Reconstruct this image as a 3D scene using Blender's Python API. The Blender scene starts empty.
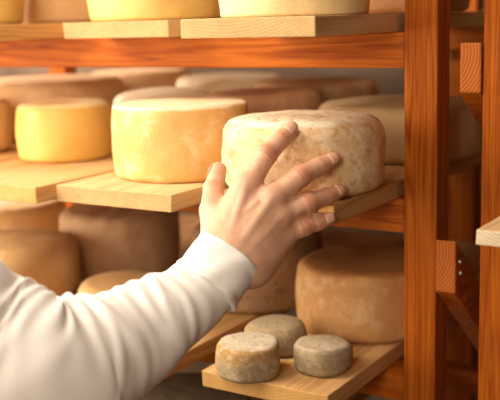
import bpy, bmesh, math, random
import numpy as np
from mathutils import Vector, Matrix, noise

# ------------------------------------------------------------------ camera
FPX = 964.0
YAW, PITCH, ROLL = (math.radians(a) for a in (32.18, 10.62, -1.62))
_F = np.array([-math.sin(YAW)*math.cos(PITCH), math.cos(YAW)*math.cos(PITCH), -math.sin(PITCH)])
_R0 = np.array([math.cos(YAW), math.sin(YAW), 0.0]); _U0 = np.cross(_R0, _F)
_R = _R0*math.cos(ROLL) + _U0*math.sin(ROLL)
_U = -_R0*math.sin(ROLL) + _U0*math.cos(ROLL)

scene = bpy.context.scene
COL = scene.collection
cd = bpy.data.cameras.new('camera'); cam = bpy.data.objects.new('camera', cd); COL.objects.link(cam)
cd.sensor_fit = 'HORIZONTAL'; cd.sensor_width = 36.0; cd.lens = FPX/500*36.0
cam.matrix_world = Matrix(((_R[0], _U[0], -_F[0], 0), (_R[1], _U[1], -_F[1], 0), (_R[2], _U[2], -_F[2], 0), (0, 0, 0, 1)))
cd.clip_start = 0.05
cd.dof.use_dof = True; cd.dof.focus_distance = 1.17; cd.dof.aperture_fstop = 4.0
scene.camera = cam

# ------------------------------------------------------------------ light and exposure
w = bpy.data.worlds.new('world'); scene.world = w; w.use_nodes = True
w.node_tree.nodes['Background'].inputs[0].default_value = (1.0, 0.72, 0.48, 1)
w.node_tree.nodes['Background'].inputs[1].default_value = 0.07

def area_light(name, loc, target, size, power, col):
    l = bpy.data.lights.new(name, 'AREA'); l.shape = 'RECTANGLE'; l.size, l.size_y = size
    l.energy = power; l.color = col
    o = bpy.data.objects.new(name, l); COL.objects.link(o); o.location = loc
    o.rotation_euler = (Vector(target)-Vector(loc)).to_track_quat('-Z', 'Y').to_euler()
    return o
area_light('window_light', (-1.80, 0.32, 0.30), (-1.00, 1.15, -0.18), (0.75, 1.5), 38, (1.0, 0.84, 0.62))
area_light('ceiling_lamp', (-1.05, 0.22, 1.18), (-0.90, 1.0, -0.30), (0.7, 0.7), 19, (1.0, 0.90, 0.76))
area_light('camera_fill', (-0.22, -0.50, 0.25), (-0.95, 1.2, -0.35), (0.5, 0.5), 10, (1.0, 0.80, 0.60))  # added fill near the camera to lift the shaded shelves, no real lamp
area_light('wall_lamp', (-2.75, 1.55, 0.40), (-2.15, 2.05, -0.12), (0.4, 0.4), 50, (1.0, 0.90, 0.76))
vs = scene.view_settings
vs.view_transform = 'Standard'; vs.look = 'None'; vs.exposure = 0.42; vs.gamma = 1.0
try: vs.use_curve_mapping = False
except Exception: pass

# ------------------------------------------------------------------ helpers
def px(u, v, d):
    """point seen at pixel (u, v) at depth d along the viewing axis"""
    return (_F + (u-250)/FPX*_R + (200-v)/FPX*_U)*d

def tag(o, label=None, cat=None, group=None, kind=None):
    if label: o['label'] = label
    if cat: o['category'] = cat
    if group: o['group'] = group
    if kind: o['kind'] = kind
    return o

def empty(name, loc):
    o = bpy.data.objects.new(name, None); COL.objects.link(o); o.location = loc; o.empty_display_size = .05
    return o

def link(name, me, mats, parent=None, loc=(0, 0, 0), smooth=False):
    o = bpy.data.objects.new(name, me); COL.objects.link(o)
    if not isinstance(mats, (list, tuple)): mats = [mats]
    for m in mats: me.materials.append(m)
    o.location = loc
    if parent is not None: o.parent = parent
    if smooth:
        me.polygons.foreach_set('use_smooth', [True]*len(me.polygons))
    return o

def from_np(name, verts, faces):
    me = bpy.data.meshes.new(name)
    me.from_pydata([tuple(map(float, v)) for v in verts], [], [tuple(map(int, f)) for f in faces])
    me.update()
    return me

def box_mesh(name, x0, x1, y0, y1, z0, z1, bev=.0015, shear=0.0, jitter=0.0, seg=1, endmat=None, cuts=0, seed=0):
    """bevelled beam; shear slopes it: z falls by shear per metre of y; endmat = material index of the faces facing +-Y"""
    rnd = random.Random(seed)
    bm = bmesh.new()
    vs_ = [bm.verts.new((x, y, z)) for x in (x0, x1) for y in (y0, y1) for z in (z0, z1)]
    for f in ((0, 1, 3, 2), (4, 6, 7, 5), (0, 4, 5, 1), (2, 3, 7, 6), (0, 2, 6, 4), (1, 5, 7, 3)):
        bm.faces.new([vs_[i] for i in f])
    bm.normal_update()
    if jitter:
        for v in bm.verts: v.co += Vector((rnd.uniform(-1, 1), rnd.uniform(-1, 1)*2, rnd.uniform(-1, 1)*.4))*jitter
    bmesh.ops.bevel(bm, geom=list(bm.edges), offset=bev, segments=2, profile=.6, affect='EDGES')
    bm.normal_update()
    if endmat is not None:
        for f in bm.faces:
            if abs(f.normal.y) > .8: f.material_index = endmat
    if shear:
        for v in bm.verts: v.co.z -= (v.co.y-y0)*shear
    bmesh.ops.recalc_face_normals(bm, faces=bm.faces)
    me = bpy.data.meshes.new(name); bm.to_mesh(me); bm.free()
    return me

# ------------------------------------------------------------------ materials
def new_mat(name):
    m = bpy.data.materials.new(name); m.use_nodes = True
    nt = m.node_tree; b = nt.nodes['Principled BSDF']
    return m, nt, b
def N(nt, kind, **kw):
    n = nt.nodes.new(kind)
    for k, v in kw.items(): setattr(n, k, v)
    return n
def ramp(nt, stops):
    r = nt.nodes.new('ShaderNodeValToRGB'); e = r.color_ramp.elements
    while len(e) < len(stops): e.new(.5)
    for i, (p, c) in enumerate(stops):
        e[i].position = p; e[i].color = (*c, 1)
    return r
def coords(nt, scale, rnd=True):
    tc = N(nt, 'ShaderNodeTexCoord'); mp = N(nt, 'ShaderNodeMapping')
    mp.inputs['Scale'].default_value = scale
    src = tc.outputs['Object']
    if rnd:
        oi = N(nt, 'ShaderNodeObjectInfo'); mu = N(nt, 'ShaderNodeVectorMath', operation='SCALE')
        mu.inputs[0].default_value = (3.1, 5.7, 4.3); nt.links.new(oi.outputs['Random'], mu.inputs['Scale'])
        ad = N(nt, 'ShaderNodeVectorMath', operation='ADD')
        nt.links.new(src, ad.inputs[0]); nt.links.new(mu.outputs[0], ad.inputs[1]); src = ad.outputs[0]
    nt.links.new(src, mp.inputs['Vector'])
    return mp.outputs[0]
def noise_tex(nt, vec, scale, detail=4, rough=.55, dist=0.0):
    n = N(nt, 'ShaderNodeTexNoise'); n.inputs['Scale'].default_value = scale; n.inputs['Detail'].default_value = detail
    n.inputs['Roughness'].default_value = rough; n.inputs['Distortion'].default_value = dist
    nt.links.new(vec, n.inputs['Vector'])
    return n.outputs['Fac']
def mix(nt, fac, a, b, mode='MIX'):
    m = N(nt, 'ShaderNodeMix', data_type='RGBA', blend_type=mode)
    for sock, val in ((m.inputs[0], fac), (m.inputs[6], a), (m.inputs[7], b)):
        if hasattr(val, 'node'): nt.links.new(val, sock)
        elif isinstance(val, (int, float)): sock.default_value = val
        else: sock.default_value = (*val, 1)
    return m.outputs[2]
def math_n(nt, op, a, b=0.0, clamp=False):
    m = N(nt, 'ShaderNodeMath', operation=op, use_clamp=clamp)
    for s, v in ((m.inputs[0], a), (m.inputs[1], b)):
        if hasattr(v, 'node'): nt.links.new(v, s)
        else: s.default_value = v
    return m.outputs[0]
def bump(nt, b, height, strength, dist=.001):
    n = N(nt, 'ShaderNodeBump'); n.inputs['Strength'].default_value = strength; n.inputs['Distance'].default_value = dist
    nt.links.new(height, n.inputs['Height']); nt.links.new(n.outputs[0], b.inputs['Normal'])

def wood(name, axis, dark, mid, light, rough=.5, coat=0.0, grain=55, bstr=.25, slope=0.0):
    m, nt, b = new_mat(name)
    sc = [1.0, 1.0, 1.0]; sc[axis] = .055
    v = coords(nt, tuple(sc))
    if slope:
        nt.nodes['Mapping'].inputs['Rotation'].default_value = (slope, 0, 0)
    broad = noise_tex(nt, v, grain*.42, 2, .5, 1.2)
    fine = noise_tex(nt, v, grain*4.5, 3, .6)
    wv = math_n(nt, 'FRACT', math_n(nt, 'MULTIPLY', broad, 9.0))
    tri = math_n(nt, 'ABSOLUTE', math_n(nt, 'SUBTRACT', wv, .5))
    f = math_n(nt, 'ADD', math_n(nt, 'MULTIPLY', tri, .75), math_n(nt, 'MULTIPLY', fine, .65))
    r = ramp(nt, [(.18, dark), (.5, mid), (.85, light)])
    nt.links.new(f, r.inputs[0])
    big = noise_tex(nt, v, 6, 2)
    rr = ramp(nt, [(.3, (.78, .74, .70)), (.7, (1.08, 1.06, 1.04))]); nt.links.new(big, rr.inputs[0])
    nt.links.new(mix(nt, .8, r.outputs[0], rr.outputs[0], 'MULTIPLY'), b.inputs['Base Color'])
    b.inputs['Roughness'].default_value = rough
    b.inputs['Specular IOR Level'].default_value = .1
    b.inputs['Coat Weight'].default_value = coat; b.inputs['Coat Roughness'].default_value = .3
    bump(nt, b, f, bstr, .0008)
    return m

def end_grain(name, dark, light, rings=400, centre=(.02, 0, -.06), rough=.75, bstr=.5, contrast=.35):
    """growth rings per radian-metre on the cut end, with rough saw marks and open pores"""
    m, nt, b = new_mat(name)
    v = coords(nt, (1, 1, 1), rnd=False)
    nt.nodes['Mapping'].inputs['Location'].default_value = centre
    sp = N(nt, 'ShaderNodeSeparateXYZ'); nt.links.new(v, sp.inputs[0])
    d = math_n(nt, 'SQRT', math_n(nt, 'ADD', math_n(nt, 'POWER', sp.outputs['X'], 2.0), math_n(nt, 'POWER', sp.outputs['Z'], 2.0)))
    wob = noise_tex(nt, v, 40, 2)
    ph = math_n(nt, 'ADD', math_n(nt, 'MULTIPLY', d, rings*6.283), math_n(nt, 'MULTIPLY', wob, 5.0))
    ring = math_n(nt, 'ADD', math_n(nt, 'MULTIPLY', math_n(nt, 'SINE', ph), .5), .5)
    spk = noise_tex(nt, v, 650, 3, .7); blot = noise_tex(nt, v, 60, 3)
    f = math_n(nt, 'ADD', math_n(nt, 'MULTIPLY', ring, contrast), math_n(nt, 'ADD', math_n(nt, 'MULTIPLY', spk, .6), math_n(nt, 'MULTIPLY', blot, .4-contrast*.4)))
    r = ramp(nt, [(.25, dark), (.8, light)]); nt.links.new(f, r.inputs[0])
    nt.links.new(r.outputs[0], b.inputs['Base Color'])
    b.inputs['Roughness'].default_value = rough; b.inputs['Specular IOR Level'].default_value = .2
    bump(nt, b, f, bstr, .001)
    return m

OD, OM, OL = (.21, .038, .003), (.42, .104, .008), (.55, .168, .018)
ORX = wood('varnished_pine_along_x', 0, OD, OM, OL, .55, .03)
ORZ = wood('varnished_pine_along_z', 2, OD, OM, OL, .55, .03)
ORB = wood('varnished_pine_brace', 1, OD, OM, OL, .45, .2, slope=.65)
OREND = end_grain('varnished_pine_end', (.30, .062, .008), (.56, .17, .035), 240, (.055, 0, -.02), contrast=.5)
PB = [wood('spruce_board_a', 1, (.50, .31, .14), (.70, .49, .26), (.80, .60, .36), .72, 0, 40, .3),
      wood('spruce_board_b', 1, (.44, .24, .09), (.64, .39, .17), (.74, .50, .26), .7, 0, 40, .3),
      wood('spruce_board_dark', 1, (.20, .09, .035), (.36, .18, .075), (.46, .26, .12), .7, 0, 40, .3)]
PE = [end_grain('spruce_end_a', (.36, .21, .085), (.64, .44, .215), 260, (.03, 0, -.25), contrast=.12, bstr=.8),
      end_grain('spruce_end_b', (.44, .225, .065), (.72, .44, .17), 260, (.03, 0, -.25), contrast=.12, bstr=.8),
      end_grain('spruce_end_dark', (.25, .11, .045), (.46, .25, .11), 260, (.03, 0, -.25), contrast=.12, bstr=.8)]
PALE_END = end_grain('sawn_end_pale', (.48, .36, .22), (.86, .74, .55), 260, (.0, 0, -.25), bstr=.9, contrast=.2)

def rind(name, base, second, spot=None, top=None, patch=18, mottle=.6, rough=.6, bstr=.35, cloth=0.0, bloom=None, bloomscale=30, spotscale=45, spotamt=.62, H=.1, rim=None):
    """rind of a cheese: two mottled tones, moulds and blooms; top = colour of the upper face, rim = colour of the band under the upper edge"""
    m, nt, b = new_mat(name)
    v = coords(nt, (1, 1, 1))
    n1 = noise_tex(nt, v, patch, 5, .62, .3); n2 = noise_tex(nt, v, 220, 3, .6)
    r = ramp(nt, [(.36, base), (.66, second)]); nt.links.new(n1, r.inputs[0])
    c = r.outputs[0]
    tc = N(nt, 'ShaderNodeTexCoord'); sx = N(nt, 'ShaderNodeSeparateXYZ'); nt.links.new(tc.outputs['Object'], sx.inputs[0])
    if rim:
        z = math_n(nt, 'DIVIDE', sx.outputs['Z'], H)
        zz = math_n(nt, 'ADD', z, math_n(nt, 'MULTIPLY', math_n(nt, 'SUBTRACT', n1, .5), .5))
        rr = ramp(nt, [(.5, (0, 0, 0)), (.72, (1, 1, 1)), (.95, (1, 1, 1))]); nt.links.new(zz, rr.inputs[0])
        c = mix(nt, math_n(nt, 'MULTIPLY', rr.outputs[0], .7), c, rim)
    if bloom:
        n3 = noise_tex(nt, v, bloomscale, 6, .7, .4); rb = ramp(nt, [(.50, (0, 0, 0)), (.63, (1, 1, 1))]); nt.links.new(n3, rb.inputs[0])
        c = mix(nt, math_n(nt, 'MULTIPLY', rb.outputs[0], .7), c, bloom)
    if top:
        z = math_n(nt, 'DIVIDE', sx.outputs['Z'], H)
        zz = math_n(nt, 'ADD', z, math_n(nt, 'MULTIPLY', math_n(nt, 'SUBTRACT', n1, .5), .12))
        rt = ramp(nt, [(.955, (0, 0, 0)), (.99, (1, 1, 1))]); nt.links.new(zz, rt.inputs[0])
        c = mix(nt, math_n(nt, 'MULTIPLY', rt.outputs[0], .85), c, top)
    if spot:
        n4 = noise_tex(nt, v, spotscale, 4, .6, .2); rs = ramp(nt, [(spotamt-.05, (0, 0, 0)), (spotamt+.06, (1, 1, 1))]); nt.links.new(n4, rs.inputs[0])
        c = mix(nt, math_n(nt, 'MULTIPLY', rs.outputs[0], .75), c, spot)
    g = ramp(nt, [(.3, (.86, .84, .80)), (.7, (1.08, 1.08, 1.08))]); nt.links.new(n2, g.inputs[0])
    c = mix(nt, mottle, c, g.outputs[0], 'MULTIPLY')
    h = math_n(nt, 'ADD', math_n(nt, 'MULTIPLY', n2, .6), n1)
    if cloth:
        uv = N(nt, 'ShaderNodeUVMap'); s2 = N(nt, 'ShaderNodeSeparateXYZ'); nt.links.new(uv.outputs[0], s2.inputs[0])
        a = math_n(nt, 'SINE', math_n(nt, 'MULTIPLY', s2.outputs['X'], 2*math.pi/.0036))
        d = math_n(nt, 'SINE', math_n(nt, 'MULTIPLY', s2.outputs['Y'], 2*math.pi/.0036))
        wv = math_n(nt, 'ADD', math_n(nt, 'MULTIPLY', math_n(nt, 'ADD', a, math_n(nt, 'MULTIPLY', d, .6)), .3), .5)
        h = math_n(nt, 'ADD', h, math_n(nt, 'MULTIPLY', wv, cloth))
        gc = ramp(nt, [(0, (.80, .76, .70)), (1, (1.06, 1.06, 1.06))]); nt.links.new(wv, gc.inputs[0])
        c = mix(nt, min(1, cloth), c, gc.outputs[0], 'MULTIPLY')
    nt.links.new(c, b.inputs['Base Color'])
    b.inputs['Roughness'].default_value = rough; b.inputs['Specular IOR Level'].default_value = .3
    b.inputs['Subsurface Weight'].default_value = .08; b.inputs['Subsurface Radius'].default_value = (.01, .006, .003)
    b.inputs['Subsurface Scale'].default_value = .5
    bump(nt, b, h, bstr, .0012)
    return m

def plaster(name, a, b_, scale=3):
    m, nt, b = new_mat(name)
    v = coords(nt, (1, 1, 1)); n = noise_tex(nt, v, scale, 6, .6); f = noise_tex(nt, v, 120, 3)
    r = ramp(nt, [(.3, a), (.7, b_)]); nt.links.new(n, r.inputs[0]); nt.links.new(r.outputs[0], b.inputs['Base Color'])
    b.inputs['Roughness'].default_value = .9; bump(nt, b, f, .3, .002)
    return m

# ------------------------------------------------------------------ the room
FLOOR = -1.42; YB = 2.05
WALL = plaster('cellar_plaster', (.15, .095, .058), (.22, .15, .10)); STONE = plaster('cellar_floor', (.13, .095, .065), (.22, .165, .12), 5)
def slab(name, x0, x1, y0, y1, z0, z1, mat):
    o = link(name, box_mesh(name, x0, x1, y0, y1, z0, z1, .004), mat); tag(o, kind='structure'); return o
slab('floor', -4.2, 2.6, -2.2, YB+.1, FLOOR-.1, FLOOR, STONE)
slab('wall_back', -4.2, 2.6, YB, YB+.1, FLOOR, 1.3, WALL)
slab('wall_left', -4.3, -4.2, -2.2, YB+.1, FLOOR, 1.3, WALL)
slab('ceiling', -4.2, 2.6, -2.2, YB+.1, 1.3, 1.4, WALL)

# ------------------------------------------------------------------ racks
Y0 = 1.2; PW = .0463; PD = .046; YK = 1.85
ZT, ZM, ZL, Z4, Z5 = -.022, -.246, -.490, -.734, -.978      # tops of the rails
ZU = .215
SCREW, nt, b = new_mat('screw_steel'); b.inputs['Base Color'].default_value = (.5, .45, .38, 1); b.inputs['Metallic'].default_value = .9; b.inputs['Roughness'].default_value = .45

def screw_mesh():
    bm = bmesh.new()
    bmesh.ops.create_cone(bm, cap_ends=True, segments=12, radius1=.0042, radius2=.003, depth=.003)
    bmesh.ops.rotate(bm, verts=bm.verts, cent=(0, 0, 0), matrix=Matrix.Rotation(math.pi/2, 3, 'Y'))
    me = bpy.data.meshes.new('screw'); bm.to_mesh(me); bm.free(); me.materials.append(SCREW); return me
SCREW_ME = screw_mesh()

def rack(label, xl, xr, mid_posts=()):
    """posts with outer faces at xl and xr, rails between them at every shelf"""
    root = empty('cheese_rack', ((xl+xr)/2, (Y0+YK)/2, FLOOR)); tag(root, label, 'rack', 'timber racks in the cellar')
    def add(name, x0, x1, y0, y1, z0, z1, m, **k):
        c = Vector(((x0+x1)/2, (y0+y1)/2, (z0+z1)/2))
        me = box_mesh(name, x0-c.x, x1-c.x, y0-c.y, y1-c.y, z0-c.z, z1-c.z, .0022, **k)
        return link(name, me, m, root, c-root.location)
    for x in (xl, xr-PW):
        add('post', x, x+PW, Y0, Y0+PD, FLOOR, .75, ORZ)
    for x in [xl, xr-PW]+list(mid_posts):
        add('post', x, x+PW*1.2, YK+.036, YK+.036+PD, FLOOR, .75, ORZ)
    for z in (ZU, ZT, ZM, ZL, Z4, Z5):
        add('rail', xl+PW, xr-PW, Y0, Y0+.036, z-.0475, z, ORX)
        add('rail', xl, xr, YK, YK+.036, z-.0475, z, ORX)
    return root, add
rackL, addL = rack('orange varnished timber rack holding nearly all the cheese wheels', -2.3, -.508+PW, (-1.80, -.70))
rackR, addR = rack('orange varnished timber rack cut off by the right edge of the photo', -.401, 1.1)

def brace(root, x0, x1, z0, z1, ln, sl, screws=()):
    c = Vector(((x0+x1)/2, Y0, (z0+z1)/2))
    me = box_mesh('brace', x0-c.x, x1-c.x, -.004, ln, z0-c.z, z1-c.z, .003, shear=sl, endmat=1)
    o = link('brace', me, [ORB, OREND], root, c-root.location)
    o['label'] = 'slanting brace with a bare sawn end'
    for (dy, dz) in screws:
        s = bpy.data.objects.new('screw', SCREW_ME); COL.objects.link(s); s.parent = o; s.location = (x1-c.x+.001, dy, dz)
    return o
brace(rackR, -.4305, -.4022, -.1, -.036, .26, .65)
brace(rackL, -.4610, -.4325, -.368, -.296, .30, .80, [(.012, .004), (.014, -.012)])

# ------------------------------------------------------------------ boards
T = .024
def board(label, x0, x1, yf, zrail, k=0, yb=1.882, seed=0, end=None, th=.024):
    c = Vector(((x0+x1)/2, (yf+yb)/2, zrail+.0006))
    me = box_mesh('shelf_board', x0-c.x, x1-c.x, yf-c.y, yb-c.y, 0, th-.0006, .0016, jitter=.0006, endmat=1, seed=seed)
    o = link('shelf_board', me, [PB[k], end or PE[k]], None, c)
    return tag(o, label, 'board', 'loose boards lying across the rails')
board('pale rough board under the cheese wheel being touched', -.7035, -.518, 1.012, ZM, 1, seed=1)
board('pale board jutting out under the cloth-marked wheel left of the hand', -.945, -.744, .989, ZM, 0, seed=2)
board('brightly lit board under the smooth yellow wheel on the middle shelf', -1.205, -.957, .961, ZM, 1, seed=3)
board('board at the far left of the middle shelf', -1.53, -1.215, .99, ZM, 1, seed=4)
board('board under the plump pale wheel on the top shelf, dark side beside the post', -.703, -.516, .968, ZT, 0, seed=5)
board('short-fronted pale board under the yellow wheel on the top shelf', -1.010, -.815, 1.095, ZT, 0, seed=6)
board('brown board at the left end of the top shelf', -1.33, -1.075, .985, ZT, 1, seed=7, end=PE[2])
board('board with three small grey cheeses at its front end', -.723, -.530, 1.014, ZL, 1, seed=8)
board('board passing below the cuff, left of the three small cheeses', -.930, -.785, 1.0, ZL, 1, seed=9)
board('board of the lower shelf hidden behind the white sleeve', -1.145, -.935, 1.03, ZL, 2, seed=10)
board('board under the round-shouldered tan wheel at the lower left', -1.37, -1.150, 1.02, ZL, 2, seed=11)
board('board at the far left of the lower shelf', -1.66, -1.378, 1.04, ZL, 2, seed=12)
board('board under the dark wheel at the bottom edge of the photo', -.99, -.76, 1.02, Z4, 2, seed=13)
board('pale sawn board end jutting in at the right edge', -.333, -.135, .982, ZM, 0, seed=14, end=PALE_END, th=.018)

# ------------------------------------------------------------------ cheeses
def wheel_mesh(R, H, er=.012, bulge=.004, dome=.003, wob=.0015, seed=0, seg=88, er_b=None, dish=0.0):
    rnd = random.Random(seed); er_b = er_b or er*.8
    prof = []
    for i in range(6): prof.append((R*(.02+.98*i/6)*(1-er_b/R), 0.0))
    for i in range(7):
        a = math.pi/2*i/6; prof.append((R-er_b+er_b*math.sin(a), er_b-er_b*math.cos(a)))
    n = 12
    for i in range(1, n):
        prof.append((R, er_b+(H-er-er_b)*i/n))
    for i in range(7):
        a = math.pi/2*i/6; prof.append((R-er+er*math.cos(a), H-er+er*math.sin(a)))
    for i in range(1, 9): prof.append(((R-er)*(1-i/8.2), H))
    ph = [(rnd.uniform(0, 6.28), rnd.uniform(.3, 1)) for _ in range(6)]
    off = Vector((rnd.uniform(0, 50), rnd.uniform(0, 50), 0))
    V, UV = [], []
    for j, (r, z) in enumerate(prof):
        t = z/H; q = r/R
        for k in range(seg):
            a = 2*math.pi*k/seg
            rr = r + bulge*math.sin(math.pi*min(1, max(0, t)))*q
            rr += q*wob*sum(c*math.sin((m+2)*a+p+t*1.5)/(m+1.5) for m, (p, c) in enumerate(ph))
            zz = z
            if j > 6: zz += t*(dome*(1-q*q) - dish*(1-q**4)) + t*wob*.7*math.sin(a+ph[0][0])*q
            p3 = Vector((rr*math.cos(a), rr*math.sin(a), zz))
            nn = noise.noise(p3*38+off)*wob*.8 + noise.noise(p3*110+off)*wob*.28
            if z > 0: p3 += Vector((math.cos(a)*q*(1 if t < .97 else .2), math.sin(a)*q*(1 if t < .97 else .2), (0 if t < .9 else 1)))*nn
            V.append(p3); UV.append((a*R, z+(R-r if j > 18 else 0)))
    F = []
    for j in range(len(prof)-1):
        for k in range(seg):
            F.append((j*seg+k, j*seg+(k+1) % seg, (j+1)*seg+(k+1) % seg, (j+1)*seg+k))
    F.append(tuple(reversed(range(seg)))); F.append(tuple(range((len(prof)-1)*seg, len(prof)*seg)))
    me = bpy.data.meshes.new('round_cheese'); me.from_pydata(V, [], F)
    uvl = me.uv_layers.new(name='UVMap')
    for l in me.loops:
        u = UV[l.vertex_index]
        uvl.data[l.index].uv = u
    me.update()
    return me

def wheel(label, x, y, zrail, R, H, mat, name='round_cheese', group='cheese wheels ripening on the racks', **k):
    zt = zrail+T+.0003
    o = link(name, wheel_mesh(R, H, **k), mat, None, (x, y, zt), smooth=True)
    return tag(o, label, 'cheese', group)

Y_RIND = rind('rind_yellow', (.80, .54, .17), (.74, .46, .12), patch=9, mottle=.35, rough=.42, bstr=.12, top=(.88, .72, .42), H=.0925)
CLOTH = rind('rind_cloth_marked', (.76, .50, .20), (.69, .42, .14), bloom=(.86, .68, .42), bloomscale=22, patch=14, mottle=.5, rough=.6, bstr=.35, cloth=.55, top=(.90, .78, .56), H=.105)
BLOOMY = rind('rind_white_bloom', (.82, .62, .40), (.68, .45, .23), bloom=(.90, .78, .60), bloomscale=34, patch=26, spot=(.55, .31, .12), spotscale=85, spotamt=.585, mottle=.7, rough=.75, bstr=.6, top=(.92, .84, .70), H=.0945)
TAN = rind('rind_tan', (.66, .40, .18), (.56, .31, .12), bloom=(.74, .52, .30), bloomscale=18, patch=12, mottle=.5, rough=.62, bstr=.3)
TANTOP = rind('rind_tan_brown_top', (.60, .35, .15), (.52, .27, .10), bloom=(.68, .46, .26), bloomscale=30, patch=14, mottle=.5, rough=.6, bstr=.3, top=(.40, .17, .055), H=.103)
BROWN = rind('rind_brown', (.46, .25, .12), (.37, .19, .085), bloom=(.56, .38, .22), bloomscale=20, patch=10, mottle=.5, rough=.7, bstr=.3)
ROSY = rind('rind_rosy_brown', (.50, .26, .13), (.42, .20, .10), bloom=(.60, .40, .27), bloomscale=14, patch=8, mottle=.4, rough=.7, bstr=.25)
PALE = rind('rind_pale', (.66, .50, .32), (.58, .42, .25), patch=10, mottle=.4, rough=.7, bstr=.25)
CREAM = rind('rind_cream_top', (.84, .70, .42), (.78, .62, .34), patch=10, mottle=.5, rough=.62, bstr=.4, cloth=.3)
YTOP = rind('rind_butter', (.78, .58, .22), (.72, .50, .16), patch=8, mottle=.4, rough=.55, bstr=.2)
MOLD = rind('rind_speckled', (.42, .27, .16), (.34, .21, .12), spot=(.20, .13, .08), spotscale=60, spotamt=.58, patch=16, mottle=.6, rough=.8, bstr=.5)
DARK = rind('rind_dark_grey', (.22, .165, .115), (.16, .12, .085), spot=(.32, .26, .19), spotscale=40, patch=20, mottle=.6, rough=.8, bstr=.5)
def small_rind(nm, base, second, rim, top, H):
    return rind(nm, base, second, spot=(.26, .19, .12), spotscale=130, spotamt=.62, bloom=(.56, .45, .31), bloomscale=90, patch=45, mottle=1.0, rough=.85, bstr=1.0, top=top, rim=rim, H=H)
WARM = rind('rind_warm_brown', (.70, .46, .27), (.60, .36, .19), bloom=(.76, .56, .36), bloomscale=14, patch=8, mottle=.4, rough=.7, bstr=.25)
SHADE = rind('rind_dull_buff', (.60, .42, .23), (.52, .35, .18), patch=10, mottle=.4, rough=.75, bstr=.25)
CREAMY = rind('rind_creamy', (.82, .66, .46), (.76, .58, .38), patch=10, mottle=.4, rough=.7, bstr=.25)
GOLD = rind('rind_golden_tan', (.80, .54, .28), (.72, .45, .20), bloom=(.86, .66, .42), bloomscale=14, patch=9, mottle=.4, rough=.65, bstr=.25)
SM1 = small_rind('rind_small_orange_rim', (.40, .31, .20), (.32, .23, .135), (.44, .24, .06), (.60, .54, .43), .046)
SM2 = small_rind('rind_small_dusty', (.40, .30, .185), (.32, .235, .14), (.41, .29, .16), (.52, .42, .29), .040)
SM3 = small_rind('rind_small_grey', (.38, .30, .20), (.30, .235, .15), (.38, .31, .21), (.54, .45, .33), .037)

# middle shelf
wheel('white-bloomed wheel with tan flecks that the hand is touching', -.611, 1.106, ZM, .1045, .0945, BLOOMY, er=.020, er_b=.016, bulge=.004, dome=.004, wob=.0026, seed=11)
wheel('golden wheel with cloth-marked side, left of the hand', -.838, 1.146, ZM, .0995, .105, CLOTH, er=.006, er_b=.008, bulge=.003, dome=.003, wob=.0014, seed=12)
wheel('smooth bright yellow wheel on the middle shelf', -1.129, 1.211, ZM, .0775, .0925, Y_RIND, er=.010, bulge=.004, dome=.006, wob=.001, seed=13)
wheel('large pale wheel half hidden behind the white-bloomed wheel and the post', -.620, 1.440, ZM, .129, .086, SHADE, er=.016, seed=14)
wheel('wheel showing its pale domed top behind the cloth-marked wheel', -1.049, 1.385, ZM, .088, .094, CREAMY, er=.014, dome=.012, seed=15)
wheel('broad brown wheel behind the smooth yellow wheel', -1.415, 1.475, ZM, .158, .112, WARM, er=.02, dome=.006, seed=16)
wheel('yellowish wheel cut by the left edge on the middle shelf', -1.380, 1.200, ZM, .093, .094, GOLD, er=.014, seed=17)
wheel('brown wheel between the cloth-marked and white-bloomed wheels, further back', -.855, 1.405, ZM, .099, .100, ROSY, er=.016, seed=18)
wheel('brown wheel deep in the middle shelf behind the white-bloomed wheel', -.885, 1.655, ZM, .120, .102, BROWN, er=.018, seed=19)
wheel('blurred light tan wheel at the very back of the middle shelf', -1.130, 1.730, ZM, .112, .104, PALE, er=.012, seed=20)
wheel('brown wheel glimpsed between the back wheels under the top rail', -1.400, 1.765, ZM, .116, .112, WARM, er=.016, seed=46)
# lower shelf
wheel('big tan wheel with brown top behind the three small cheeses', -.611, 1.297, ZL, .1040, .103, TANTOP, er=.014, bulge=.004, dome=.003, wob=.0016, seed=21)
wheel('dark speckled wheel below the hand, left of the big tan wheel', -.835, 1.345, ZL, .1060, .130, MOLD, er=.016, seed=22)
wheel('tall brown wheel on the lower shelf below the cloth-marked wheel', -1.172, 1.392, ZL, .1080, .122, WARM, er=.016, wob=.003, seed=23)
wheel('round-shouldered tan wheel above the sleeve at the lower left', -1.222, 1.170, ZL, .1060, .098, GOLD, er=.022, dome=.010, seed=24)
wheel('orange-brown wheel in shade at the left end of the lower shelf', -1.505, 1.420, ZL, .126, .104, GOLD, er=.018, seed=25)
wheel('low wheel whose pale top peeks over the middle of the sleeve', -.990, 1.180, ZL, .0720, .051, GOLD, er=.014, dome=.006, seed=26)
wheel('small round cheese with white top and orange rim, nearest of the three', -.658, 1.031, ZL, .0410, .046, SM1, 'small_cheese', 'three small grey cheeses', er=.006, er_b=.007, bulge=.002, dome=.0015, wob=.0018, seed=31, seg=64)
wheel('dusty small round cheese behind the other two small ones', -.675, 1.132, ZL, .0420, .040, SM2, 'small_cheese', 'three small grey cheeses', er=.010, er_b=.008, bulge=.003, dome=.002, wob=.0016, seed=32, seg=64)
wheel('small round grey cheese in front of the big tan wheel', -.581, 1.096, ZL, .0380, .037, SM3, 'small_cheese', 'three small grey cheeses', er=.006, er_b=.007, bulge=.002, dome=.0010, wob=.0018, seed=33, seg=64)
# bottom shelf
wheel('dark grey wheel whose top shows at the bottom edge below the sleeve', -.866, 1.155, Z4, .110, .131, DARK, er=.018, seed=27)
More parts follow.
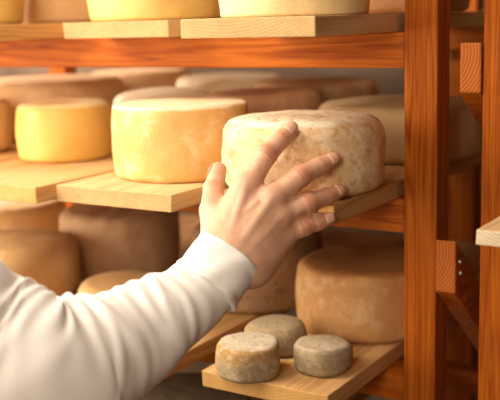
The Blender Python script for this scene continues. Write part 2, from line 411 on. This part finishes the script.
# top shelf
wheel('plump pale wheel with sharp lower edge on the top shelf above the hand', -.617, 1.100, ZT, .0945, .105, CREAM, er=.010, er_b=.004, bulge=.004, seed=41)
wheel('butter yellow wheel on the top shelf', -.919, 1.205, ZT, .1000, .10, YTOP, er=.010, er_b=.006, bulge=.004, seed=42)
wheel('dark brown wheel on the top shelf next to the post', -.615, 1.405, ZT, .115, .10, ROSY, er=.012, seed=43)
wheel('pale yellow wheel in the top left corner', -1.345, 1.205, ZT, .1040, .10, YTOP, er=.012, seed=44)
wheel('blurred brown wheel between the two yellow wheels on the top shelf', -1.290, 1.455, ZT, .122, .10, GOLD, er=.012, seed=45)
#PERSON
# ------------------------------------------------------------------ the person
# signed distances on a grid (axes: right, up, depth of the view, only as a convenient frame), then surface nets
def to_loc(p): p = np.asarray(p, float); return np.array([p@_R, p@_U, p@_F])
def to_world(V): return V[:, :1]*_R + V[:, 1:2]*_U + V[:, 2:3]*_F

def surface_nets(f, origin, h):
    nx, ny, nz = f.shape
    s = f < 0
    c = [f[i:nx-1+i, j:ny-1+j, k:nz-1+k] for i in (0, 1) for j in (0, 1) for k in (0, 1)]
    ins = sum((a < 0).astype(np.int8) for a in c)
    act = (ins > 0) & (ins < 8)
    idx = -np.ones(act.shape, np.int64); I = np.argwhere(act); idx[act] = np.arange(len(I))
    C = np.stack([a[act] for a in c], 1)
    off = np.array([(i, j, k) for i in (0, 1) for j in (0, 1) for k in (0, 1)], float)
    acc = np.zeros((len(I), 3)); cnt = np.zeros(len(I))
    for a in range(8):
        for b in range(a+1, 8):
            if abs(off[a]-off[b]).sum() != 1: continue
            fa, fb = C[:, a], C[:, b]; m = (fa < 0) != (fb < 0)
            t = np.where(m, fa/np.where(m, fa-fb, 1), 0)
            acc += np.where(m[:, None], off[a]+(off[b]-off[a])*t[:, None], 0); cnt += m
    V = origin + (I + acc/cnt[:, None])*h
    faces = []
    for ax in range(3):
        o1, o2 = [(1, 2), (2, 0), (0, 1)][ax]
        sl = [slice(1, -1)]*3; sl[ax] = slice(0, -1)
        sl2 = list(sl); sl2[ax] = slice(1, None)
        A, B = s[tuple(sl)], s[tuple(sl2)]
        E = np.argwhere(A != B)
        flip = A[tuple(E.T)]
        base = E.copy()
        for d in range(3):
            if d != ax: base[:, d] += 1
        def cell(d1, d2):
            q = base.copy(); q[:, o1] -= d1; q[:, o2] -= d2
            return idx[q[:, 0], q[:, 1], q[:, 2]]
        q = np.stack([cell(1, 1), cell(0, 1), cell(0, 0), cell(1, 0)], 1)
        q[~flip] = q[~flip][:, ::-1]
        faces.append(q)
    return V, np.concatenate(faces)

class Field:
    def __init__(self, lo, hi, h):
        self.h = h; self.lo = np.array(lo, float)
        n = np.ceil((np.array(hi)-self.lo)/h).astype(int)+1
        ax = [self.lo[i]+np.arange(n[i])*h for i in range(3)]
        self.X, self.Y, self.Z = np.meshgrid(*ax, indexing='ij', sparse=True)
        self.f = np.full(tuple(n), 1.0, np.float64)
    def cone(self, a, b, ra, rb):
        ab = b-a; L2 = max(ab@ab, 1e-12)
        px_, py_, pz_ = self.X-a[0], self.Y-a[1], self.Z-a[2]
        t = np.clip((px_*ab[0]+py_*ab[1]+pz_*ab[2])/L2, 0, 1)
        return np.sqrt((px_-t*ab[0])**2+(py_-t*ab[1])**2+(pz_-t*ab[2])**2) - (ra+(rb-ra)*t)
    def ell(self, c, r):
        q = np.sqrt(((self.X-c[0])/r[0])**2+((self.Y-c[1])/r[1])**2+((self.Z-c[2])/r[2])**2)
        return (q-1)*min(r)
    def add(self, d, k=.004):
        if k <= 0: self.f = np.minimum(self.f, d); return
        h = np.clip(.5+.5*(self.f-d)/k, 0, 1)
        self.f = self.f*(1-h)+d*h - k*h*(1-h)
    def cut(self, d, k=.002):
        h = np.clip(.5-.5*(self.f+d)/k, 0, 1)
        self.f = self.f*(1-h)-d*h + k*h*(1-h)
    def mesh(self): return surface_nets(self.f, self.lo, self.h)

P = lambda u, v, d: to_loc(px(u, v, d))
FING = {
 'index':  [(246, 187, 1.122, .0150), (267, 154, 1.134, .0123), (281.5, 138.5, 1.149, .0110), (291, 129, 1.157, .0090)],
 'middle': [(271, 199, 1.118, .0152), (301, 176, 1.130, .0122), (320, 166, 1.149, .0108), (332.5, 160, 1.161, .0088)],
 'ring':   [(279, 217, 1.120, .0148), (308, 203, 1.131, .0120), (326, 196.5, 1.151, .0105), (338.5, 191.5, 1.167, .0085)],
 'little': [(281, 236, 1.126, .0135), (304, 226, 1.131, .0112), (318, 222, 1.138, .0099), (328.5, 219, 1.145, .0081)],
 'thumb':  [(222, 238, 1.108, .0180), (211.5, 211, 1.124, .0138), (213.5, 189, 1.156, .0121), (218.5, 170, 1.182, .0100)],
}
def build_hand():
    lo = np.array(P(165, 330, 1.03)); hi = np.array(P(365, 100, 1.19))
    G = Field((lo[0]-.005, lo[1], 1.00), (hi[0]+.01, hi[1]+.01, 1.20), .0014)
    pts = {k: [(P(u, v, d), r) for u, v, d, r in L] for k, L in FING.items()}
    wr = [P(219, 245, 1.090), P(230, 253, 1.082), P(241, 262, 1.082), P(251, 270, 1.090)]
    keys = ['index', 'middle', 'ring', 'little']
    # palm: one flat fan of metacarpals, filled towards the palm side
    for k, w_ in zip(keys, wr):
        G.add(G.cone(w_, pts[k][0][0], .0185, pts[k][0][1]), .016)
    for k, w_ in zip(keys, wr):
        G.add(G.cone(w_+np.array([0, 0, .012]), pts[k][0][0]+np.array([-.004, -.004, .010]), .017, .012), .014)
    G.add(G.cone(P(258, 268, 1.100), P(280, 240, 1.128), .0175, .0140), .014)       # heel of the hand, little finger side
    G.add(G.cone(P(216, 244, 1.098), P(214, 222, 1.116), .0170, .0150), .012)       # ball of the thumb
    G.add(G.cone(P(226, 230, 1.118), P(232, 203, 1.134), .0130, .0075), .016)       # web between thumb and index finger
    # forearm into the sleeve
    G.add(G.cone(P(229, 253, 1.088), P(199, 289, 1.074), .0225, .024), .012)
    G.add(G.cone(P(246, 266, 1.092), P(205, 295, 1.074), .0205, .022), .012)
    # fingers
    for k in keys+['thumb']:
        L = pts[k]
        F2 = None
        for (a, ra), (b_, rb) in zip(L[:-1], L[1:]):
            d = G.cone(a, b_, ra*.93 if a is L[0][0] else ra, rb)
            if F2 is None: F2 = d
            else:
                h = np.clip(.5+.5*(F2-d)/.004, 0, 1); F2 = F2*(1-h)+d*h-.004*h*(1-h)
        G.add(F2, .007)
    # knuckles, tendons, veins stand a little proud of the back of the hand
    dor = np.array([0, 0, -1.0])
    for k in keys:
        p, r = pts[k][0]; G.add(G.ell(p+dor*(r*.55), (.0105, .0105, .0075)), .008)
        p, r = pts[k][1]; G.add(G.ell(p+dor*(r*.40), (.0088, .0088, .0070)), .006)
    for k, w_ in zip(keys, wr):
        a = w_*.62+wr[1]*.18+wr[2]*.20; p, r = pts[k][0]
        G.add(G.cone(a+dor*.0185, p+dor*(r*.95), .0022, .0030), .006)
    for (a, b_) in (((232, 226), (241, 216)), ((241, 216), (256, 203)), ((238, 240), (248, 226)), ((248, 226), (262, 212)), ((254, 244), (263, 229)), ((263, 229), (272, 224))):
        G.add(G.cone(P(*a, 1.0905+.0006*max(0, a[0]-236)*.5), P(*b_, 1.0925+.0006*max(0, b_[0]-236)*.5), .0018, .0018), .005)
    V, Fc = G.mesh()
    return V, Fc, pts
HV, HF, HP = build_hand()

SKIN, nt, b = new_mat('skin')
v = coords(nt, (1, 1, 1), rnd=False)
n1 = noise_tex(nt, v, 55, 4, .6); n2 = noise_tex(nt, v, 420, 3, .6); n3 = noise_tex(nt, v, 900, 2, .6)
r = ramp(nt, [(.3, (.66, .37, .24)), (.7, (.78, .49, .34))]); nt.links.new(n1, r.inputs[0])
at = N(nt, 'ShaderNodeAttribute', attribute_name='flush'); at2 = N(nt, 'ShaderNodeAttribute', attribute_name='crease')
c = mix(nt, math_n(nt, 'MULTIPLY', at.outputs['Fac'], .6), r.outputs[0], (.68, .24, .13))
c = mix(nt, math_n(nt, 'MULTIPLY', at2.outputs['Fac'], .75), c, (.42, .16, .09))
g = ramp(nt, [(.3, (.90, .88, .86)), (.7, (1.06, 1.06, 1.06))]); nt.links.new(n2, g.inputs[0])
nt.links.new(mix(nt, .7, c, g.outputs[0], 'MULTIPLY'), b.inputs['Base Color'])
b.inputs['Roughness'].default_value = .48; b.inputs['Specular IOR Level'].default_value = .45
b.inputs['Subsurface Weight'].default_value = .18; b.inputs['Subsurface Radius'].default_value = (.012, .004, .002); b.inputs['Subsurface Scale'].default_value = .6
bump(nt, b, math_n(nt, 'ADD', n2, math_n(nt, 'MULTIPLY', n3, .5)), .35, .0007)

def smooth_verts(V, F, it=3, lam=.5):
    e = np.concatenate([F[:, [0, 1]], F[:, [1, 2]], F[:, [2, 3]], F[:, [3, 0]]]); e = np.concatenate([e, e[:, ::-1]])
    n = np.bincount(e[:, 0], minlength=len(V)).astype(float)[:, None]
    for i in range(it):
        for l_ in (lam, -lam*1.04):
            s_ = np.stack([np.bincount(e[:, 0], V[e[:, 1], k], minlength=len(V)) for k in range(3)], 1)
            V = V + l_*(s_/n - V)
    return V
HV = smooth_verts(HV, HF, 4)
# creases over the finger joints: ring segments on the back of each joint, pressed in a little
flush = np.zeros(len(HV)); crease = np.zeros(len(HV)); disp = np.zeros(len(HV))
for k, L in HP.items():
    joints = [1, 2] if k != 'thumb' else [2]
    for j in joints:
        p, r_ = L[j]; ax = L[min(j+1, 3)][0]-L[j-1][0]; ax = ax/np.linalg.norm(ax)
        q = HV-p; t = q@ax; lat = np.linalg.norm(q-t[:, None]*ax, axis=1)
        dorsal = np.clip(-q[:, 2]/r_, 0, 1)**1.2*(lat < r_*2.0)
        flush = np.maximum(flush, np.exp(-(t/(r_*.85))**2)*dorsal*(1.0 if j == 1 else .55))
        for o_ in ((-.0048, -.0016, .0016, .0048) if j == 1 else (-.0015, .0015)):
            cr = np.exp(-((t-o_)/.0010)**2)*dorsal*(1.0 if j == 1 else .6)
            crease = np.maximum(crease, cr); 
    p, r_ = L[3]; flush = np.maximum(flush, .7*np.exp(-(np.linalg.norm(HV-p, axis=1)/(r_*1.5))**2))
    if k != 'thumb':
        p, r_ = L[0]; flush = np.maximum(flush, .55*np.exp(-(np.linalg.norm(HV-p, axis=1)/(r_*1.25))**2))
me_n = np.zeros_like(HV)
fn = np.cross(HV[HF[:, 2]]-HV[HF[:, 0]], HV[HF[:, 3]]-HV[HF[:, 1]])
for k_ in range(4): np.add.at(me_n, HF[:, k_], fn)
me_n /= np.linalg.norm(me_n, axis=1)[:, None]+1e-12
if (me_n*(HV-HV.mean(0))).sum() < 0: me_n = -me_n
HV = HV - me_n*crease[:, None]*.0006
HVW = to_world(HV)

# ---- the rest of the body, mostly out of the frame: head, trunk, other arm, legs
def D3(*a): return np.array(a, float)
SH = D3(-.800, .470, -.165)                       # right shoulder
TC = D3(-1.00, .425, 0)                           # body axis
def body_field(lo, hi, h): return Field(lo, hi, h)
ELB = px(12, 372, .965)
def build_body():
    G = Field((-1.32, .20, -1.42), (-.62, .80, .36), .011)
    z = lambda zz, dx=0, dy=0: D3(TC[0]+dx, TC[1]+dy, zz)
    G.add(G.cone(z(-.20), z(-.62), .125, .115), 0)
    G.add(G.cone(z(-.16, -.13), z(-.16, .13), .07, .07), .06)
    G.add(G.cone(z(-.62, -.06), z(-.62, .06), .11, .11), .06)
    G.add(G.cone(z(-.12), z(.02, 0, .01), .058, .055), .04)            # neck
    for s_ in (-1, 1):
        G.add(G.cone(z(-.66, s_*.09), z(-1.02, s_*.10, .01), .085, .058), .03)
        G.add(G.cone(z(-1.02, s_*.10, .01), z(-1.36, s_*.11, -.02), .055, .040), .03)
        G.add(G.cone(z(-1.385, s_*.11, -.03), z(-1.392, s_*.12, .13), .034, .026), .03)
    G.add(G.cone(z(-.16, -.19), z(-.46, -.235, -.02), .048, .042), .03)
    G.add(G.cone(z(-.46, -.235, -.02), z(-.69, -.235, .06), .040, .028), .02)
    G.add(G.cone(z(-.69, -.235, .06), z(-.80, -.225, .09), .028, .014), .02)
    G.add(G.cone(SH, ELB, .050, .042), .03); G.add(G.cone(ELB, px(200, 289, 1.074), .038, .024), .02)
    return G.mesh()
def build_head():
    G = Field((-1.13, .28, -.03), (-.87, .60, .30), .005)
    h = D3(TC[0], TC[1]+.015, .135)
    G.add(G.ell(h+D3(0, -.012, .02), (.077, .092, .095)), 0)
    G.add(G.cone(h+D3(0, .035, -.055), h+D3(0, .052, -.085), .050, .030), .05)
    G.add(G.cone(h+D3(0, .078, .005), h+D3(0, .098, -.025), .009, .013), .012)         # nose
    for s_ in (-1, 1):
        G.add(G.ell(h+D3(s_*.078, -.012, -.01), (.009, .020, .032)), .008)              # ears
        G.cut(G.ell(h+D3(s_*.031, .092, .012), (.017, .012, .010)), .010)
        G.add(G.ell(h+D3(s_*.031, .071, .011), (.012, .012, .011)), .003)
        G.add(G.cone(h+D3(s_*.016, .079, .032), h+D3(s_*.047, .070, .034), .007, .006), .008)
    G.add(G.cone(h+D3(-.020, .078, -.053), h+D3(.020, .078, -.053), .006, .006), .008)
    G.add(G.cone(h+D3(-.018, .076, -.065), h+D3(.018, .076, -.065), .006, .006), .008)
    G.add(G.cone(h+D3(0, -.02, -.06), D3(TC[0], TC[1], -.02), .054, .056), .03)
    return G.mesh()
parts = [(HVW, HF), build_body(), build_head()]
AV, AF, n0 = [], [], 0
for Vv, Ff in parts:
    AV.append(Vv); AF.append(Ff+n0); n0 += len(Vv)
AV = np.concatenate(AV); AF = np.concatenate(AF)
ORG = D3(TC[0], TC[1], FLOOR)
me = from_np('person', AV-ORG, AF)
for nm, arr in (('flush', flush), ('crease', crease)):
    a = me.attributes.new(nm, 'FLOAT', 'POINT'); full = np.zeros(len(AV)); full[:len(arr)] = arr; a.data.foreach_set('value', full.astype(np.float32))
person = link('person', me, SKIN, None, tuple(ORG), smooth=True)
tag(person, 'person in a white long-sleeved shirt reaching in from the left to touch a cheese', 'person')

NAIL, nt, b = new_mat('fingernail'); b.inputs['Base Color'].default_value = (.76, .44, .32, 1); b.inputs['Roughness'].default_value = .3
b.inputs['Coat Weight'].default_value = .3
def nail(k):
    (p0, r0), (p1, r1) = HP[k][2], HP[k][3]
    ax = p1-p0; ax /= np.linalg.norm(ax)
    up = np.array([0, 0, -1.0]) + np.array([-.12, .12, 0]);
    if k == 'thumb': up = np.array([-.85, .15, .25])
    up -= ax*(up@ax); up /= np.linalg.norm(up); sd = np.cross(ax, up)
    V, F_ = [], []; nu, nv = 9, 8
    for i in range(nu):
        s_ = i/(nu-1)                                    # along the nail
        for j in range(nv+1):
            w_ = (j/nv-.5)*2
            half = r1*.78*(1-.45*max(0, (abs(s_-.5)*2)-.55)**1.3)
            an = w_*half/r1
            bend = max(0, s_-.45)
            rad = r1*1.0+.0008 + (r0-r1)*.5*(1-s_) - bend*bend*r1*.9
            c_ = p1 + ax*((s_-.62)*r1*1.75)
            V.append(c_ + up*math.cos(an)*rad + sd*math.sin(an)*rad)
    for i in range(nu-1):
        for j in range(nv):
            a_ = i*(nv+1)+j; F_.append((a_, a_+1, a_+nv+2, a_+nv+1))
    m_ = from_np('fingernail', to_world(np.array(V))-ORG, F_)
    o = link('fingernail', m_, NAIL, person, (0, 0, 0), smooth=True)
    so = o.modifiers.new('thick', 'SOLIDIFY'); so.thickness = .0012; so.offset = 0
    return o
for k in HP: nail(k)

HAIR, nt, b = new_mat('hair'); b.inputs['Base Color'].default_value = (.06, .035, .02, 1); b.inputs['Roughness'].default_value = .6
G = Field((-1.13, .26, 0.0), (-.87, .60, .32), .006)
h = D3(TC[0], TC[1]+.015, .135)
G.add(G.ell(h+D3(0, -.018, .026), (.086, .100, .102)), 0)
G.cut(G.cone(h+D3(0, .11, -.06), h+D3(0, .10, .03), .085, .062), .01); G.cut(G.cone(h+D3(-.2, .0, -.09), h+D3(.2, .0, -.09), .065, .065), .01)
V, F_ = G.mesh(); link('hair', from_np('hair', V-ORG, F_), HAIR, person, smooth=True)

# ---- clothing
COTTON, nt, b = new_mat('white_cotton')
v = coords(nt, (1, 1, 1), rnd=False); n1 = noise_tex(nt, v, 30, 4); n2 = noise_tex(nt, v, 700, 3, .7)
r = ramp(nt, [(.3, (.86, .83, .80)), (.7, (.90, .88, .86))]); nt.links.new(n1, r.inputs[0]); nt.links.new(r.outputs[0], b.inputs['Base Color'])
b.inputs['Roughness'].default_value = .9; b.inputs['Specular IOR Level'].default_value = .15; b.inputs['Sheen Weight'].default_value = .15
bump(nt, b, n2, .35, .0006)

def catmull(Pn, n):
    Pn = np.array(Pn, float); Q = np.vstack([2*Pn[0]-Pn[1], Pn, 2*Pn[-1]-Pn[-2]])
    out = []
    m = len(Pn)-1
    for i in range(n):
        s_ = i/(n-1)*m; k = min(int(s_), m-1); t = s_-k
        a, b_, c_, d = Q[k:k+4]
        out.append(.5*((2*b_)+(-a+c_)*t+(2*a-5*b_+4*c_-d)*t*t+(-a+3*b_-3*c_+d)*t**3))
    return np.array(out)

# centre (pixel, depth) and half-width in pixels along the sleeve, hem first; the shoulder lies out of the frame
SL = [(223, 263, 1.083, 31), (208, 281, 1.077, 33.5), (190, 298, 1.068, 37), (164, 317, 1.052, 44), (128, 339, 1.028, 54), (88, 360, 1.000, 66), (44, 372, .972, 78)]
CEN = [px(u, v_, d) for u, v_, d, hw in SL] + [ELB*.35+px(44, 372, .972)*.65*0+ELB*.65 + D3(-.035, -.02, .028), SH*.45+ELB*.55+D3(-.03, -.01, .03), SH*.85+ELB*.15+D3(0, 0, .015), SH+D3(-.07, -.01, .005)]
RAD = [hw*d/FPX for u, v_, d, hw in SL] + [.086, .086, .084, .070]
def tube(cen, rad, nr, ns, fold=None, thick=.0016, close_end=False, flat=.86):
    C = catmull(cen, nr); Rr = catmull([[r_, 0, 0] for r_ in rad], nr)[:, 0]
    Tn = np.gradient(C, axis=0); Tn /= np.linalg.norm(Tn, axis=1)[:, None]
    V = np.zeros((nr, ns, 3)); arc = np.concatenate([[0], np.cumsum(np.linalg.norm(np.diff(C, axis=0), axis=1))])
    for i in range(nr):
        e1 = np.cross(Tn[i], _F); e1 /= np.linalg.norm(e1)      # across the arm, in the plane of view
        e2 = np.cross(e1, Tn[i])                                 # towards / away from the viewer
        if e2@_F > 0: e2 = -e2
        if e1@_U < 0: e1 = -e1
        for j in range(ns):
            a = 2*math.pi*j/ns
            r_ = Rr[i] + (fold(arc[i], a, Rr[i]) if fold else 0)
            V[i, j] = C[i] + e1*math.cos(a)*r_ + e2*math.sin(a)*r_*flat
    return V, arc
rnd = random.Random(5)
# folds: (arc position, strength, width, slant, centre angle, angular width); angle 0 = upper edge, pi/2 = towards the viewer
FOLDS = []
for i, s0 in enumerate((.052, .075, .092, .110, .128, .143, .160, .176, .196, .214, .238, .262, .290)):
    FOLDS.append((s0, .0017+.0012*rnd.random(), .0060+.003*rnd.random(), rnd.uniform(-.006, .012), rnd.uniform(.5, 1.3), rnd.uniform(.8, 1.5)))
for s0 in (.20, .226, .252, .28, .31):
    FOLDS.append((s0, .0034, .0085, .030+.01*rnd.random(), .25, 1.2))
def fold_fn(s_, a, r_):
    aa = (a+math.pi) % (2*math.pi)-math.pi
    d = 0
    for s0, st, wd, sl, a0, aw in FOLDS:
        da = aa-a0
        x = (s_-s0-sl*da-.006*math.sin(2.3*da+s0*60))/wd
        d += st*(math.exp(-x*x)-.45*math.exp(-((x-1.5)**2)))*math.exp(-(da/aw)**2)
    d += .0010*math.sin(s_*70+2.2*math.sin(a+.6))*min(1, s_/.1)
    p3 = Vector((s_*22, math.cos(a)*1.3, math.sin(a)*1.3))
    d += .0030*noise.noise(p3)*min(1, s_/.08)
    return d
V, arc = tube(CEN, RAD, 190, 110, fold_fn)
nr, ns = V.shape[:2]
VV = list(V.reshape(-1, 3)); FF = [(i*ns+j, i*ns+(j+1) % ns, (i+1)*ns+(j+1) % ns, (i+1)*ns+j) for i in range(nr-1) for j in range(ns)]
# trunk of the shirt
G = Field((-1.32, .16, -.78), (-.66, .70, -.02), .010)
z = lambda zz, dx=0, dy=0: D3(TC[0]+dx, TC[1]+dy, zz)
G.add(G.cone(z(-.20), z(-.70), .145, .150), 0); G.add(G.cone(z(-.165, -.13), z(-.165, .14), .083, .083), .07)
G.add(G.cone(z(-.55, -.06), z(-.70, -.06), .12, .13), .05); G.add(G.cone(z(-.55, .06), z(-.70, .06), .12, .13), .05)
G.add(G.cone(z(-.16, -.19), z(-.46, -.235, -.02), .066, .058), .03); G.add(G.cone(z(-.46, -.235, -.02), z(-.67, -.235, .055), .056, .045), .03)
G.add(G.cone(z(-.12), z(-.085, 0, .005), .072, .066), .03)
TV, TF = G.mesh()
n0 = len(VV); VV = np.concatenate([np.array(VV), TV]); FFa = [tuple(f) for f in FF]+[tuple(int(i)+n0 for i in f) for f in TF]
shirt = link('shirt', from_np('shirt', VV-ORG, FFa), COTTON, person, smooth=True)
shirt['label'] = 'white cotton shirt with wrinkled long sleeve'
# cuff: a doubled band with a rolled hem
def cuff():
    c0, c1 = px(231.5, 254.5, 1.086), px(206, 286, 1.074)
    r0, r1 = 33.0*1.086/FPX, 35.8*1.074/FPX
    prof = [(.02, -.0045), (.0, -.0042), (-.012, -.0020), (-.018, .0002), (-.012, .0020), (.0, .0026), (.12, .0022), (.2, .0006), (.26, .0018), (.5, .0016), (.72, .0018), (.80, .0006), (.86, .0024), (.97, .0030), (1.02, .0022), (1.03, -.0010), (1.02, -.005), (.9, -.006)]
    ax = c1-c0; L = np.linalg.norm(ax); tn = ax/L
    e1 = np.cross(tn, _F); e1 /= np.linalg.norm(e1); e2 = np.cross(e1, tn)
    if e2@_F > 0: e2 = -e2
    if e1@_U < 0: e1 = -e1
    ns = 96; Vc, Fc = [], []
    for t, dr in prof:
        for j in range(ns):
            a = 2*math.pi*j/ns
            r_ = r0+(r1-r0)*t+dr + .0012*math.sin(3*a+1+t*2)+.0008*math.sin(7*a+t*5) + .0016*noise.noise(Vector((math.cos(a)*2, math.sin(a)*2, t*2.2)))
            tt = t + .03*math.sin(2*a+.8)
            Vc.append(c0+ax*tt+e1*math.cos(a)*r_+e2*math.sin(a)*r_*.84)
    for i in range(len(prof)-1):
        for j in range(ns): Fc.append((i*ns+j, i*ns+(j+1) % ns, (i+1)*ns+(j+1) % ns, (i+1)*ns+j))
    o = link('cuff', from_np('cuff', np.array(Vc)-ORG, Fc), COTTON, shirt, smooth=True)
    m_ = o.modifiers.new('sub', 'SUBSURF'); m_.levels = 1; m_.render_levels = 1
cuff()
TROUSER, nt, b = new_mat('dark_trousers'); b.inputs['Base Color'].default_value = (.05, .055, .07, 1); b.inputs['Roughness'].default_value = .9
G = Field((-1.30, .20, -1.41), (-.72, .66, -.58), .012)
G.add(G.cone(z(-.66, -.06), z(-.66, .06), .135, .135), 0)
for s_ in (-1, 1):
    G.add(G.cone(z(-.68, s_*.09), z(-1.02, s_*.10, .01), .105, .080), .02); G.add(G.cone(z(-1.02, s_*.10, .01), z(-1.30, s_*.11, -.02), .078, .070), .02)
TV, TF = G.mesh(); link('trousers', from_np('trousers', TV-ORG, TF), TROUSER, person, smooth=True)
